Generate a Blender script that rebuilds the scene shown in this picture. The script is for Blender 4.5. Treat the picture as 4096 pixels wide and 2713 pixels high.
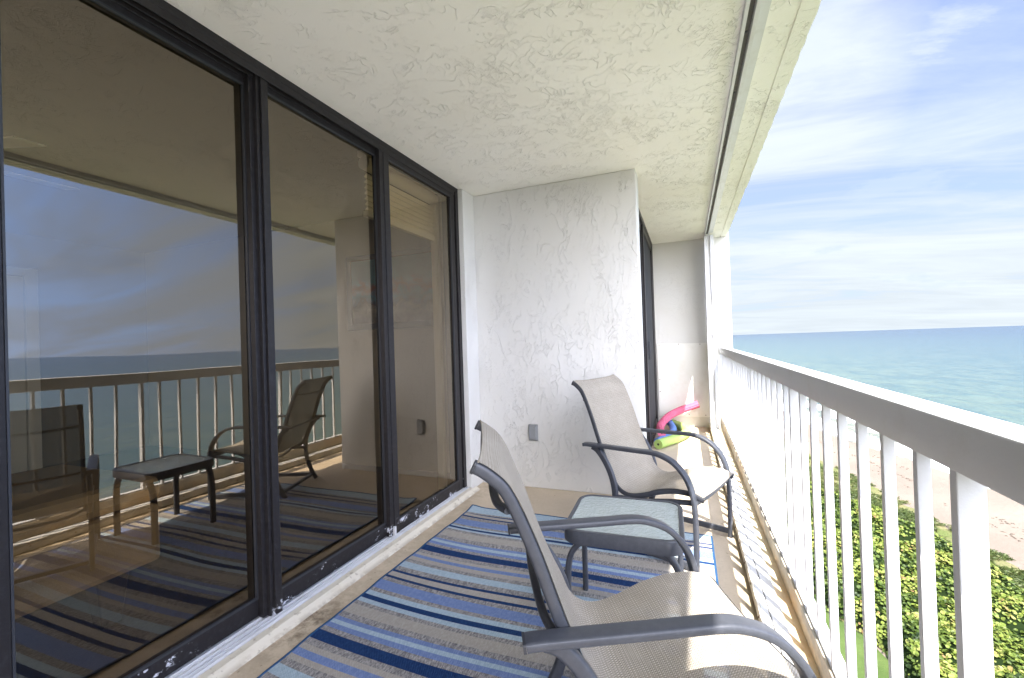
import bpy, math, random
from mathutils import Vector, Matrix
random.seed(7)
S = bpy.context.scene
for o in list(bpy.data.objects): bpy.data.objects.remove(o)

# ---------------------------------------------------------------- camera
cam_d = bpy.data.cameras.new('camera'); cam = bpy.data.objects.new('camera', cam_d); S.collection.objects.link(cam)
S.camera = cam
TH, RO, PI_ = math.radians(21.804), math.radians(1.889), math.radians(.422)
F = Vector((-math.sin(TH)*math.cos(PI_), math.cos(TH)*math.cos(PI_), math.sin(PI_)))
R0 = Vector((math.cos(TH), math.sin(TH), 0)); U0 = R0.cross(F)
Rv = R0*math.cos(RO) - U0*math.sin(RO); Uv = U0*math.cos(RO) + R0*math.sin(RO)
M = Matrix((Rv, Uv, -F)).transposed().to_4x4(); M.translation = Vector((0, 0, 1.19))
cam.matrix_world = M
cam_d.sensor_width = 36; cam_d.lens = 1743.75/4096*36
cam_d.clip_start = .02; cam_d.clip_end = 100000

# ---------------------------------------------------------------- light
SUN = Vector((1, -2.05, 3.85)).normalized()
elev = math.asin(SUN.z); rot = math.atan2(SUN.x, SUN.y)
world = bpy.data.worlds.new('World'); S.world = world; world.use_nodes = True
nt = world.node_tree; nt.nodes.clear()
def N(nt, typ, ins=None, **kw):
    n = nt.nodes.new(typ)
    for k, v in kw.items(): setattr(n, k, v)
    for k, v in (ins or {}).items():
        s = n.inputs[k]
        if isinstance(v, bpy.types.NodeSocket): nt.links.new(v, s)
        else: s.default_value = v
    return n
def mth(nt, op, a, b=None, clamp=False):
    ins = {0: a}
    if b is not None: ins[1] = b
    return N(nt, 'ShaderNodeMath', ins, operation=op, use_clamp=clamp).outputs[0]
def rng(nt, v, a, b, c=0., d=1., smooth=False):
    return N(nt, 'ShaderNodeMapRange', {0: v, 1: a, 2: b, 3: c, 4: d}, clamp=True, interpolation_type='SMOOTHSTEP' if smooth else 'LINEAR').outputs[0]
def mix(nt, f, a, b, mode='MIX'):
    n = nt.nodes.new('ShaderNodeMix'); n.data_type = 'RGBA'; n.blend_type = mode
    for i, v in ((0, f), (6, a), (7, b)):
        if isinstance(v, bpy.types.NodeSocket): nt.links.new(v, n.inputs[i])
        else: n.inputs[i].default_value = v if i == 0 else (*v[:3], 1)
    return n.outputs[2]
sky = N(nt, 'ShaderNodeTexSky', sky_type='NISHITA', sun_disc=False, sun_elevation=elev, sun_rotation=rot, altitude=10, air_density=1.0, dust_density=0.6, ozone_density=2.0)
tc = N(nt, 'ShaderNodeTexCoord')
sx = N(nt, 'ShaderNodeSeparateXYZ', {0: tc.outputs['Generated']})
zz = mth(nt, 'MAXIMUM', sx.outputs[2], 0.0)
den = mth(nt, 'ADD', zz, .18)
px = mth(nt, 'DIVIDE', sx.outputs[0], den); py = mth(nt, 'DIVIDE', sx.outputs[1], den)
pv = N(nt, 'ShaderNodeCombineXYZ', {0: px, 1: py, 2: 0.})
mp = N(nt, 'ShaderNodeMapping', {0: pv.outputs[0], 'Rotation': (0, 0, math.radians(-30)), 'Scale': (.45, 1.5, 1)})
n1 = N(nt, 'ShaderNodeTexNoise', {'Vector': mp.outputs[0], 'Scale': 1.3, 'Detail': 9., 'Roughness': .62, 'Distortion': .7})
mp2 = N(nt, 'ShaderNodeMapping', {0: pv.outputs[0], 'Location': (3.1, 1.7, 0), 'Scale': (1., 1., 1)})
n2 = N(nt, 'ShaderNodeTexNoise', {'Vector': mp2.outputs[0], 'Scale': .55, 'Detail': 4., 'Roughness': .5})
cl = mth(nt, 'MULTIPLY', rng(nt, n1.outputs[0], .36, .66, smooth=True), rng(nt, n2.outputs[0], .35, .6, .45, 1.))
lowhaze = rng(nt, zz, .05, .78, 1.2, 0.)
cl = mth(nt, 'MAXIMUM', cl, mth(nt, 'MULTIPLY', lowhaze, rng(nt, n1.outputs[0], .34, .60, .68, 1.08)))
hl0 = mth(nt, 'SQRT', mth(nt, 'ADD', mth(nt, 'MULTIPLY', sx.outputs[0], sx.outputs[0]), mth(nt, 'ADD', mth(nt, 'MULTIPLY', sx.outputs[1], sx.outputs[1]), 1e-5)))
veil = mth(nt, 'MULTIPLY', rng(nt, mth(nt, 'DIVIDE', sx.outputs[1], hl0), .86, .965, smooth=True), rng(nt, n1.outputs[0], .34, .60, .62, 1.05), True)
cl = mth(nt, 'MAXIMUM', cl, veil)
# low broken cumulus with greyer undersides near the horizon
mp3 = N(nt, 'ShaderNodeMapping', {0: tc.outputs['Generated'], 'Scale': (1., 1., 3.2)})
n3 = N(nt, 'ShaderNodeTexNoise', {'Vector': mp3.outputs[0], 'Scale': 6., 'Detail': 7., 'Roughness': .6})
cum = mth(nt, 'MULTIPLY', rng(nt, n3.outputs[0], .54, .66, smooth=True), mth(nt, 'MULTIPLY', rng(nt, zz, .02, .08), rng(nt, zz, .42, .22)))
skyc = N(nt, 'ShaderNodeVectorMath', {0: sky.outputs[0], 1: (.18, .27, .52)}, operation='MULTIPLY').outputs[0]
nz = N(nt, 'ShaderNodeVectorMath', {0: tc.outputs['Generated']}, operation='NORMALIZE').outputs[0]
sdot = N(nt, 'ShaderNodeVectorMath', {0: nz, 1: tuple(SUN)}, operation='DOT_PRODUCT').outputs['Value']
glow = mth(nt, 'POWER', rng(nt, sdot, .5, 1.), 1.6)          # thin-cloud glow round the sun, out of view, added to fill the shade
ccol = N(nt, 'ShaderNodeVectorMath', {0: (1.25, 1.38, 1.49), 3: rng(nt, n1.outputs[0], .38, .66, .93, 1.12)}, operation='SCALE').outputs[0]
c1 = mix(nt, cl, skyc, ccol)
c2 = mix(nt, mth(nt, 'MULTIPLY', cum, .6), c1, (1.1, 1.3, 1.65))
gl3 = N(nt, 'ShaderNodeVectorMath', {0: (9., 9., 9.), 3: glow}, operation='SCALE').outputs[0]
# low unseen brightness behind the view, added to fill the shaded balcony
hl = mth(nt, 'SQRT', mth(nt, 'ADD', mth(nt, 'MULTIPLY', sx.outputs[0], sx.outputs[0]), mth(nt, 'ADD', mth(nt, 'MULTIPLY', sx.outputs[1], sx.outputs[1]), 1e-5)))
ny = mth(nt, 'DIVIDE', sx.outputs[1], hl)
low = rng(nt, zz, .8, .35, 0., 1., True)
side = mth(nt, 'MULTIPLY', mth(nt, 'MULTIPLY', rng(nt, ny, .70, .2), 1.0), low)
sky_fill = mth(nt, 'MULTIPLY', mth(nt, 'MULTIPLY', rng(nt, ny, .05, -.9, smooth=True), 10.5), low)
sky_fill = mth(nt, 'MULTIPLY', sky_fill, mth(nt, 'ADD', rng(nt, n1.outputs[0], .35, .65, .5, 1.35), mth(nt, 'MULTIPLY', rng(nt, n3.outputs[0], .5, .62), .45)))
bk3 = N(nt, 'ShaderNodeVectorMath', {0: (1.08, 1.0, .93), 3: sky_fill}, operation='SCALE').outputs[0]
sd3 = N(nt, 'ShaderNodeVectorMath', {0: (.75, 1.55, 3.9), 3: mth(nt, 'MULTIPLY', side, rng(nt, n1.outputs[0], .35, .62, 1.25, .5))}, operation='SCALE').outputs[0]
c3 = N(nt, 'ShaderNodeVectorMath', {0: c2, 1: gl3}, operation='ADD').outputs[0]
c3 = N(nt, 'ShaderNodeVectorMath', {0: c3, 1: bk3}, operation='ADD').outputs[0]
c3 = N(nt, 'ShaderNodeVectorMath', {0: c3, 1: sd3}, operation='ADD').outputs[0]
bg = N(nt, 'ShaderNodeBackground', {0: c3, 1: .12})
N(nt, 'ShaderNodeOutputWorld', {0: bg.outputs[0]})

sd = bpy.data.lights.new('sun', 'SUN'); sd.energy = 3.2; sd.angle = math.radians(.55); sd.color = (1, .95, .87)
so = bpy.data.objects.new('sun', sd); S.collection.objects.link(so)
so.rotation_euler = SUN.to_track_quat('Z', 'Y').to_euler()
S.view_settings.view_transform = 'Standard'; S.view_settings.look = 'None'
S.view_settings.exposure = 2.46; S.view_settings.gamma = 1
S.cycles.max_bounces = 12; S.cycles.diffuse_bounces = 6; S.cycles.transparent_max_bounces = 16

# ---------------------------------------------------------------- materials
def mat(name, build):
    m = bpy.data.materials.new(name); m.use_nodes = True; t = m.node_tree; t.nodes.clear()
    out = N(t, 'ShaderNodeOutputMaterial'); sh = build(t)
    t.links.new(sh, out.inputs[0]); return m
def coord(t, kind='Object'): return N(t, 'ShaderNodeTexCoord').outputs[kind]
def noise(t, v, sc, det=4., rough=.5, dist=0., out=0):
    return N(t, 'ShaderNodeTexNoise', {'Vector': v, 'Scale': sc, 'Detail': det, 'Roughness': rough, 'Distortion': dist}).outputs[out]
def mapping(t, v, scale=(1, 1, 1), loc=(0, 0, 0), rot=(0, 0, 0)):
    return N(t, 'ShaderNodeMapping', {0: v, 'Location': loc, 'Rotation': rot, 'Scale': scale}).outputs[0]
def bump(t, h, dist=.01, st=1., nrm=None):
    ins = {'Height': h, 'Distance': dist, 'Strength': st}
    if nrm is not None: ins['Normal'] = nrm
    return N(t, 'ShaderNodeBump', ins).outputs[0]
def pbr(t, col, rough=.6, nrm=None, spec=.5, metal=0., **kw):
    ins = {'Roughness': rough, 'Specular IOR Level': spec, 'Metallic': metal}
    ins['Base Color'] = col if isinstance(col, bpy.types.NodeSocket) else (*col, 1)
    if nrm is not None: ins['Normal'] = nrm
    for k, v in kw.items(): ins[k.replace('_', ' ')] = v
    return N(t, 'ShaderNodeBsdfPrincipled', ins).outputs[0]

def stucco(base, amount=1., sc=1., rot=(0, 0, 0), stretch=(1, 1, 1), fine=False, yellow=.5):
    def f(t):
        v = mapping(t, coord(t), stretch, rot=rot)
        def line(sc_, w, loc, d=.9, lev=.5):
            q = noise(t, mapping(t, v, loc=loc), sc_*sc, 3., .55, d)
            return rng(t, mth(t, 'ABSOLUTE', mth(t, 'SUBTRACT', q, lev)), .0, w, 1., 0., True)
        def patch(sc_, lo, hi, loc): return rng(t, noise(t, mapping(t, v, loc=loc), sc_*sc, 4., .6), lo, hi)
        h = mth(t, 'MULTIPLY', line(5., .011, (0, 0, 0)), patch(4., .48, .56, (1, 9, 2)))
        h = mth(t, 'ADD', h, mth(t, 'MULTIPLY', line(9., .014, (7, 3, 5), 1.3, .47), patch(5.5, .50, .58, (4, 2, 8))))
        h = mth(t, 'ADD', h, mth(t, 'MULTIPLY', line(14., .02, (2, 8, 5), 1.5, .53), mth(t, 'MULTIPLY', patch(3., .52, .6, (9, 2, 8)), .8)))
        # flat topped knocked down islands, only here and there
        isl = rng(t, noise(t, mapping(t, v, loc=(2, 5, 9)), 11.*sc, 5., .62, .8), .545, .565, 0., 1., True)
        h = mth(t, 'ADD', h, mth(t, 'MULTIPLY', isl, mth(t, 'MULTIPLY', patch(2.0, .50, .62, (6, 6, 1)), .5)))
        m2 = patch(3.1, .5, .62, (4, 2, 8))
        crumbs = mth(t, 'MULTIPLY', rng(t, noise(t, v, 48*sc, 3., .6), .56, .7), m2)
        h = mth(t, 'ADD', h, mth(t, 'MULTIPLY', crumbs, .5))
        h = mth(t, 'ADD', h, mth(t, 'MULTIPLY', noise(t, v, 110., 3., .6), .14))
        n = bump(t, h, .0042*amount, .85)
        tone = noise(t, v, 1.1, 3., .6)
        c = mix(t, rng(t, tone, .35, .65, 0., 1.), base, (base[0]*.955, base[1]*.945, base[2]*.92))
        dirt = rng(t, noise(t, v, 16., 5., .7), .68, .76)
        c = mix(t, mth(t, 'MULTIPLY', dirt, .18), c, (.45, .40, .27))
        return pbr(t, c, .62, n, .3)
    return f
m_ceiling = mat('ceiling_stucco', stucco((.93, .92, .875), 1.0, .95))
m_wall = mat('wall_stucco', stucco((.70, .695, .675), .9, .95, stretch=(1.2, 1, .62)))
m_endwall = mat('end_wall_stucco', stucco((.67, .665, .635), .35, .8))
def paint(col, rough=.45, grime=.0, gcol=(.35, .3, .2), bmp=.0006, sc=9.):
    def f(t):
        v = coord(t); a = noise(t, v, sc, 6., .65); b = noise(t, v, 160., 2., .5)
        c = mix(t, mth(t, 'MULTIPLY', rng(t, a, .5, .75), grime), col, gcol)
        return pbr(t, c, rough, bump(t, b, bmp, .5))
    return f
m_alu = mat('white_aluminium', paint((.64, .65, .67), .4, .4, (.38, .36, .32)))
m_rail = mat('rail_paint', paint((.52, .53, .55), .4, .45, (.40, .385, .36), sc=5.))
m_track = mat('track_paint', paint((.74, .70, .60), .5, .6, (.36, .28, .16), sc=14.))
m_slot = mat('slot_dark', paint((.10, .095, .085), .7, .5, (.25, .22, .17), sc=30))
m_screw = mat('screw_metal', paint((.18, .11, .07), .6, .5, (.3, .12, .04), sc=60))
def fbronze(t):
    v = coord(t); g = noise(t, v, 300., 2., .5)
    vv = mapping(t, v, (1, .6, 1)); wear = noise(t, vv, 22., 8., .75)
    big = noise(t, mapping(t, v, loc=(3, 1, 0)), 4.0, 2., .5)
    sep = N(t, 'ShaderNodeSeparateXYZ', {0: v})
    low = rng(t, sep.outputs[2], .13, .09)
    w = mth(t, 'MULTIPLY', mth(t, 'MULTIPLY', rng(t, wear, .57, .60), rng(t, big, .46, .52)), low)
    dust = rng(t, noise(t, v, 45., 6., .7), .50, .75, 0., .18)
    c = mix(t, dust, (.020, .018, .019), (.10, .10, .112))
    c = mix(t, w, c, (.70, .72, .78))
    return pbr(t, c, .42, bump(t, g, .0004, .5), .3)
m_bronze = mat('dark_bronze_aluminium', fbronze)
def fchair(t):
    v = coord(t); g = noise(t, v, 55., 5., .7); sp = noise(t, v, 420., 2., .6)
    c = mix(t, rng(t, g, .42, .72, 0., .5), (.046, .050, .062), (.074, .079, .094))
    return pbr(t, c, .40, bump(t, sp, .0003, .6), .5)
m_chair = mat('powder_coated_grey', fchair)
m_cap = mat('dark_end_cap', paint((.03, .032, .038), .5))
def fsling(t):
    uv = coord(t, 'UV'); sp = N(t, 'ShaderNodeSeparateXYZ', {0: uv})
    u, v = sp.outputs[0], sp.outputs[1]
    k = 2*math.pi/.0078
    row = mth(t, 'FLOOR', mth(t, 'MULTIPLY', v, 1/.0039))
    off = mth(t, 'MULTIPLY', mth(t, 'MODULO', row, 2.), math.pi)
    a = mth(t, 'SINE', mth(t, 'ADD', mth(t, 'MULTIPLY', u, k), off))
    b = mth(t, 'SINE', mth(t, 'MULTIPLY', v, 2*math.pi/.0078))
    w = mth(t, 'MULTIPLY', a, b)
    hole = rng(t, w, .35, .8)
    light = rng(t, a, -.3, .6)
    c = mix(t, light, (.24, .205, .155), (.55, .50, .42))
    lines = rng(t, mth(t, 'SINE', mth(t, 'MULTIPLY', v, 2*math.pi/.0105)), .55, 1., 0., .5)
    c = mix(t, lines, c, (.24, .20, .15))
    c = mix(t, mth(t, 'MULTIPLY', hole, .8), c, (.07, .06, .05))
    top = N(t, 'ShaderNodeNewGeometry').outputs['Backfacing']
    fuzz = noise(t, coord(t), 14., 5., .6)
    c = mix(t, rng(t, fuzz, .45, .75, 0., .15), c, (.60, .54, .45))
    c = mix(t, top, (.075, .07, .065), c)      # back and underside painted near black to imitate their shade
    p = pbr(t, c, .7, bump(t, w, .0006, .5), .3)
    tl = N(t, 'ShaderNodeBsdfTranslucent', {0: (.55, .48, .36, 1)}).outputs[0]
    tr = N(t, 'ShaderNodeBsdfTransparent', {0: (1, 1, 1, 1)}).outputs[0]
    s = N(t, 'ShaderNodeMixShader', {0: .05, 1: p, 2: tl}).outputs[0]
    return N(t, 'ShaderNodeMixShader', {0: .08, 1: s, 2: tr}).outputs[0]
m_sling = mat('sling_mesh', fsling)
def fglass(t):
    v = coord(t)
    h = noise(t, mapping(t, v, (1, .9, .55)), 2.4, 1., .4)
    fine = noise(t, v, 260., 2., .6)
    nrm = bump(t, h, .0022, .55)
    gl = N(t, 'ShaderNodeBsdfGlossy', {'Color': (1.0, .88, .72, 1), 'Roughness': .0, 'Normal': nrm}).outputs[0]
    tr = N(t, 'ShaderNodeBsdfTransparent', {0: (.68, .61, .46, 1)}).outputs[0]
    df = N(t, 'ShaderNodeBsdfDiffuse', {0: (.4, .4, .38, 1)}).outputs[0]
    fr = N(t, 'ShaderNodeFresnel', {'IOR': 1.5}).outputs[0]
    fac = mth(t, 'ADD', mth(t, 'MULTIPLY', fr, 1.4), .122, True)
    s = N(t, 'ShaderNodeMixShader', {0: fac, 1: tr, 2: gl}).outputs[0]
    dust = mth(t, 'MULTIPLY', rng(t, fine, .60, .75), .010)
    return N(t, 'ShaderNodeMixShader', {0: mth(t, 'ADD', dust, .004), 1: s, 2: df}).outputs[0]
m_glass = mat('tinted_glass', fglass)
m_screen = mat('dark_insect_screen', paint((.022, .024, .028), .8, .5, (.05, .06, .06), sc=8.))
def fobscure(t):
    v = coord(t); d = noise(t, v, 60., 3., .5, .6)
    n = bump(t, d, .009, 1.)
    p = pbr(t, (.64, .68, .65), .14, n, .6)
    g = N(t, 'ShaderNodeBsdfTransparent', {0: (.75, .85, .82, 1)}).outputs[0]
    return N(t, 'ShaderNodeMixShader', {0: .42, 1: p, 2: g}).outputs[0]
m_tglass = mat('pebbled_glass', fobscure)
def ffloor(t):
    v = coord(t); a = noise(t, v, 2.2, 6., .62); b = noise(t, v, 70., 3., .6); d = noise(t, v, 9., 7., .72)
    sep = N(t, 'ShaderNodeSeparateXYZ', {0: v})
    c = mix(t, rng(t, a, .35, .65), (.60, .50, .375), (.52, .43, .315))
    c = mix(t, rng(t, b, .5, .75, 0., .22), c, (.30, .24, .17))
    # weathered dirt where water dries by the doors and by the shutter track
    near = mth(t, 'MAXIMUM', rng(t, sep.outputs[0], -1.46, -1.53), rng(t, sep.outputs[0], .18, .235))
    yy = mth(t, 'MAXIMUM', rng(t, mth(t, 'ABSOLUTE', mth(t, 'SUBTRACT', sep.outputs[1], 1.42)), .32, .05), .25)
    st = mth(t, 'MULTIPLY', mth(t, 'MULTIPLY', rng(t, d, .43, .57), near), yy)
    c = mix(t, mth(t, 'MULTIPLY', st, .9), c, (.16, .12, .08))
    st2 = mth(t, 'MULTIPLY', rng(t, sep.outputs[0], .19, .24), rng(t, d, .35, .6, .5, 1.))
    c = mix(t, mth(t, 'MULTIPLY', st2, .75), c, (.25, .20, .12))
    sp = rng(t, noise(t, v, 38., 2., .5), .70, .72)
    c = mix(t, mth(t, 'MULTIPLY', sp, .5), c, (.15, .11, .08))
    return pbr(t, c, .72, bump(t, b, .0012, .6), .3)
m_floor = mat('painted_concrete_floor', ffloor)
def fsill(t):
    v = coord(t); d = noise(t, mapping(t, v, (3, 1, 1)), 7., 7., .7)
    e = mth(t, 'MAXIMUM', rng(t, noise(t, v, 30., 4., .7), .60, .68), mth(t, 'MULTIPLY', rng(t, N(t, 'ShaderNodeSeparateXYZ', {0: v}).outputs[0], -1.622, -1.603), rng(t, noise(t, v, 12., 5., .7), .42, .55)))
    c = mix(t, rng(t, d, .5, .72, 0., .45), (.70, .65, .55), (.50, .43, .31))
    c = mix(t, mth(t, 'MULTIPLY', e, .5), c, (.22, .16, .10))
    return pbr(t, c, .6, bump(t, d, .003, .6), .3)
m_sill = mat('cream_sill_paint', fsill)
def fupstand(t):
    v = coord(t); d = noise(t, mapping(t, v, (1, .45, 1)), 5., 7., .72); g = noise(t, mapping(t, v, (1, .5, 1), (3, 3, 3)), 9., 7., .75)
    c = mix(t, rng(t, d, .42, .66), (.60, .55, .45), (.52, .37, .22))
    c = mix(t, rng(t, g, .46, .64, 0., .85), c, (.30, .30, .29))
    return pbr(t, c, .65, bump(t, g, .002, .6), .3)
m_up = mat('stained_curb_face', fupstand)
def fstrip(t):
    v = coord(t); d = noise(t, mapping(t, v, (1, .45, 1)), 4., 7., .72)
    c = mix(t, rng(t, d, .42, .7), (.78, .68, .50), (.74, .50, .26))
    return pbr(t, c, .6, bump(t, d, .001, .6), .3)
m_strip = mat('stained_curb_top', fstrip)

def rugmat(name, c1, c2, lo=.45, hi=.6, streak=True):
    def f(t):
        v = coord(t)
        k = noise(t, mapping(t, v, (1., .32, 1.)), 150., 3., .75)
        wv = mth(t, 'MULTIPLY', mth(t, 'SINE', mth(t, 'MULTIPLY', N(t, 'ShaderNodeSeparateXYZ', {0: v}).outputs[0], 2*math.pi/.008)), .5)
        wy = mth(t, 'SINE', mth(t, 'MULTIPLY', N(t, 'ShaderNodeSeparateXYZ', {0: v}).outputs[1], 2*math.pi/.009))
        knot = mth(t, 'MULTIPLY', wv, wy)
        c = mix(t, rng(t, k, lo, hi), c1, c2)
        c = mix(t, rng(t, knot, .1, .5, 0., .22), c, tuple(x*.35 for x in c1))
        h = mth(t, 'ADD', k, mth(t, 'MULTIPLY', knot, .6))
        return pbr(t, c, .9, bump(t, h, .003, .7), .15)
    return mat(name, f)
R_L = rugmat('rug_light_blue', (.33, .425, .50), (.41, .51, .59))
R_M = rugmat('rug_medium_blue', (.15, .215, .42), (.20, .27, .48))
R_N = rugmat('rug_navy', (.010, .034, .115), (.016, .05, .15))
R_B = rugmat('rug_beige', (.36, .33, .295), (.42, .39, .35))
R_S = rugmat('rug_speckled', (.15, .145, .15), (.42, .40, .38), .38, .64)
R_E = rugmat('rug_binding', (.02, .07, .16), (.03, .09, .2))

def ffoam(col, rough=.75):
    def f(t):
        v = coord(t); n = noise(t, v, 180., 2., .6); k = noise(t, v, 9., 3., .6)
        c = mix(t, rng(t, k, .4, .7), col, tuple(min(1, x*1.12+.02) for x in col))
        return pbr(t, c, rough, bump(t, n, .0015, .5), .2)
    return f
m_pink = mat('pink_foam', ffoam((.62, .13, .22))); m_green = mat('green_foam', ffoam((.36, .50, .14)))
m_blue = mat('blue_foam', ffoam((.12, .22, .5))); m_hole = mat('foam_hole', paint((.05, .05, .03), .9))
m_box = mat('grey_outlet_plastic', paint((.27, .28, .29), .5, .2, (.4, .4, .4)))
m_panel = mat('panel_paint', paint((.80, .79, .74), .55, .35, (.62, .57, .47), sc=6.))
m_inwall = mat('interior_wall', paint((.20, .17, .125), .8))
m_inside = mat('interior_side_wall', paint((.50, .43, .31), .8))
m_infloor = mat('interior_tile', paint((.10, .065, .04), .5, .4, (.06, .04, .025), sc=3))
m_blind = mat('blind_slats', paint((.88, .82, .64), .6))
m_sofa = mat('beige_upholstery', paint((.42, .29, .16), .85, .3, (.36, .24, .14), bmp=.002, sc=30))
m_wood = mat('dark_wood', paint((.05, .035, .03), .4))
m_white = mat('white_enamel', paint((.8, .8, .78), .35))
m_frame = mat('picture_frame', paint((.02, .018, .017), .6))
def fpaint(t):
    v = coord(t, 'UV'); sp = N(t, 'ShaderNodeSeparateXYZ', {0: v})
    n = noise(t, mapping(t, v, (3, 2, 1)), 2.2, 6., .6, .6)
    hy = mth(t, 'ADD', sp.outputs[1], mth(t, 'MULTIPLY', mth(t, 'SUBTRACT', n, .5), .5))
    r = N(t, 'ShaderNodeValToRGB', {0: hy}); cr = r.color_ramp
    cr.elements[0].position = .0; cr.elements[0].color = (.10, .05, .04, 1); cr.elements[1].position = 1.; cr.elements[1].color = (.12, .50, .70, 1)
    for p, c in ((.18, (.5, .45, .36, 1)), (.3, (.05, .03, .03, 1)), (.42, (.05, .30, .55, 1)), (.55, (.30, .10, .08, 1)), (.68, (.10, .38, .55, 1))):
        e = cr.elements.new(p); e.color = c
    return pbr(t, r.outputs[0], .5)
m_art = mat('beach_painting_canvas', fpaint)
m_facade = mat('facade_paint', paint((.72, .70, .64), .7, .2, (.5, .45, .36)))

# outdoor ground
def fsand(t):
    v = coord(t); a = noise(t, v, .12, 5., .6); b = noise(t, v, 2.2, 6., .75); c3 = noise(t, v, .9, 5., .7)
    c = mix(t, rng(t, a, .35, .65), (.165, .137, .113), (.135, .110, .09))
    c = mix(t, rng(t, b, .55, .72, 0., .35), c, (.11, .085, .065))
    return pbr(t, c, .9, bump(t, mth(t, 'ADD', b, c3), .12, .8), .2)
m_sand = mat('beach_sand', fsand)
def flawn(t):
    v = coord(t); a = noise(t, v, .8, 5., .6); b = noise(t, v, 14., 4., .7)
    c = mix(t, rng(t, a, .35, .65), (.045, .070, .020), (.070, .098, .030))
    c = mix(t, rng(t, b, .5, .7, 0., .6), c, (.04, .10, .02))
    return pbr(t, c, .9, bump(t, b, .05, .8), .1)
m_lawn = mat('lawn', flawn)
def fdune(t):
    v = coord(t); a = noise(t, v, .5, 5., .65); b = noise(t, v, 5., 5., .75)
    c = mix(t, rng(t, a, .4, .6), (.085, .105, .035), (.15, .135, .07))
    c = mix(t, rng(t, b, .5, .65, 0., .7), c, (.06, .085, .025))
    return pbr(t, c, .95, bump(t, b, .15, .8), .1)
m_dune = mat('dune_ground', fdune)
def leafm(name, cols):
    def f(t):
        info = N(t, 'ShaderNodeAttribute', attribute_name='tone').outputs['Fac']
        r = N(t, 'ShaderNodeValToRGB', {0: info}); cr = r.color_ramp
        cr.elements[0].color = (*cols[0], 1); cr.elements[1].color = (*cols[-1], 1)
        for i, c in enumerate(cols[1:-1]):
            e = cr.elements.new((i+1)/(len(cols)-1)); e.color = (*c, 1)
        p = pbr(t, r.outputs[0], .5, None, .3)
        tl = N(t, 'ShaderNodeBsdfTranslucent', {0: r.outputs[0]}).outputs[0]
        return N(t, 'ShaderNodeMixShader', {0: .3, 1: p, 2: tl}).outputs[0]
    return mat(name, f)
m_leaf = leafm('sea_grape_leaves', [(.018, .036, .008), (.050, .082, .013), (.100, .140, .022), (.18, .22, .04), (.26, .26, .075), (.20, .12, .05)])
m_blade = leafm('dune_grass_blades', [(.03, .05, .012), (.06, .085, .02), (.11, .12, .04), (.19, .17, .08)])
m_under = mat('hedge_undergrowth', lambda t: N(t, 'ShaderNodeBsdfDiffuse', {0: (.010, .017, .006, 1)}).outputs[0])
m_weed = mat('dry_seaweed', paint((.055, .042, .03), .9))
m_drift = mat('driftwood', paint((.45, .40, .33), .85))
def fsea(t):
    v = coord(t); uv = coord(t, 'UV'); d = N(t, 'ShaderNodeSeparateXYZ', {0: uv}).outputs[0]   # metres from the waterline
    vv = mapping(t, v, (1.0, .38, 1), rot=(0, 0, math.radians(14)))
    w1 = noise(t, vv, .22, 5., .62, .3); w2 = noise(t, vv, 1.2, 5., .65, .4); w3 = noise(t, mapping(t, v, (1, .5, 1)), .03, 4., .6)
    r = N(t, 'ShaderNodeValToRGB', {0: mth(t, 'DIVIDE', mth(t, 'LOGARITHM', mth(t, 'ADD', mth(t, 'MULTIPLY', d, mth(t, 'ADD', .75, mth(t, 'MULTIPLY', w3, .5))), 1.), 10.), 4.)})
    cr = r.color_ramp; cr.elements[0].position = 0; cr.elements[0].color = (.26, .22, .16, 1); cr.elements[1].position = 1.; cr.elements[1].color = (.014, .030, .072, 1)
    for p, c in ((.20, (.15, .155, .12, 1)), (.36, (.075, .11, .092, 1)), (.50, (.058, .092, .092, 1)), (.62, (.042, .072, .088, 1)), (.74, (.026, .048, .080, 1))):
        e = cr.elements.new(p); e.color = c
    patch = rng(t, mth(t, 'ADD', mth(t, 'MULTIPLY', w1, .6), mth(t, 'MULTIPLY', w2, .4)), .44, .58)
    c = mix(t, mth(t, 'MULTIPLY', patch, .65), r.outputs[0], (.018, .055, .075))  # light and dark of the wave slopes painted into the water colour
    # foam of the swash and of one breaker line
    fo = noise(t, mapping(t, v, (1, .45, 1)), 1.1, 7., .72, .8); wob = mth(t, 'MULTIPLY', mth(t, 'SUBTRACT', noise(t, mapping(t, v, (.2, 1, 1)), .12, 3., .6), .5), 9.)
    dd = mth(t, 'ADD', d, wob)
    band = mth(t, 'MAXIMUM', rng(t, mth(t, 'ABSOLUTE', mth(t, 'SUBTRACT', dd, 2.)), 3.6, .4), mth(t, 'MULTIPLY', rng(t, mth(t, 'ABSOLUTE', mth(t, 'SUBTRACT', dd, 9.)), 3.0, .3), .75))
    foam = mth(t, 'MULTIPLY', rng(t, mth(t, 'ADD', fo, mth(t, 'MULTIPLY', band, .35)), .62, .74), rng(t, band, .02, .3))
    c = mix(t, foam, c, (.85, .87, .88))
    h = mth(t, 'ADD', mth(t, 'MULTIPLY', w1, 1.6), mth(t, 'MULTIPLY', w2, .35))
    n = bump(t, h, 1.0, .8)
    return pbr(t, c, mth(t, 'ADD', .24, mth(t, 'MULTIPLY', foam, .6)), n, .20)
m_sea = mat('sea_water', fsea)

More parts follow.
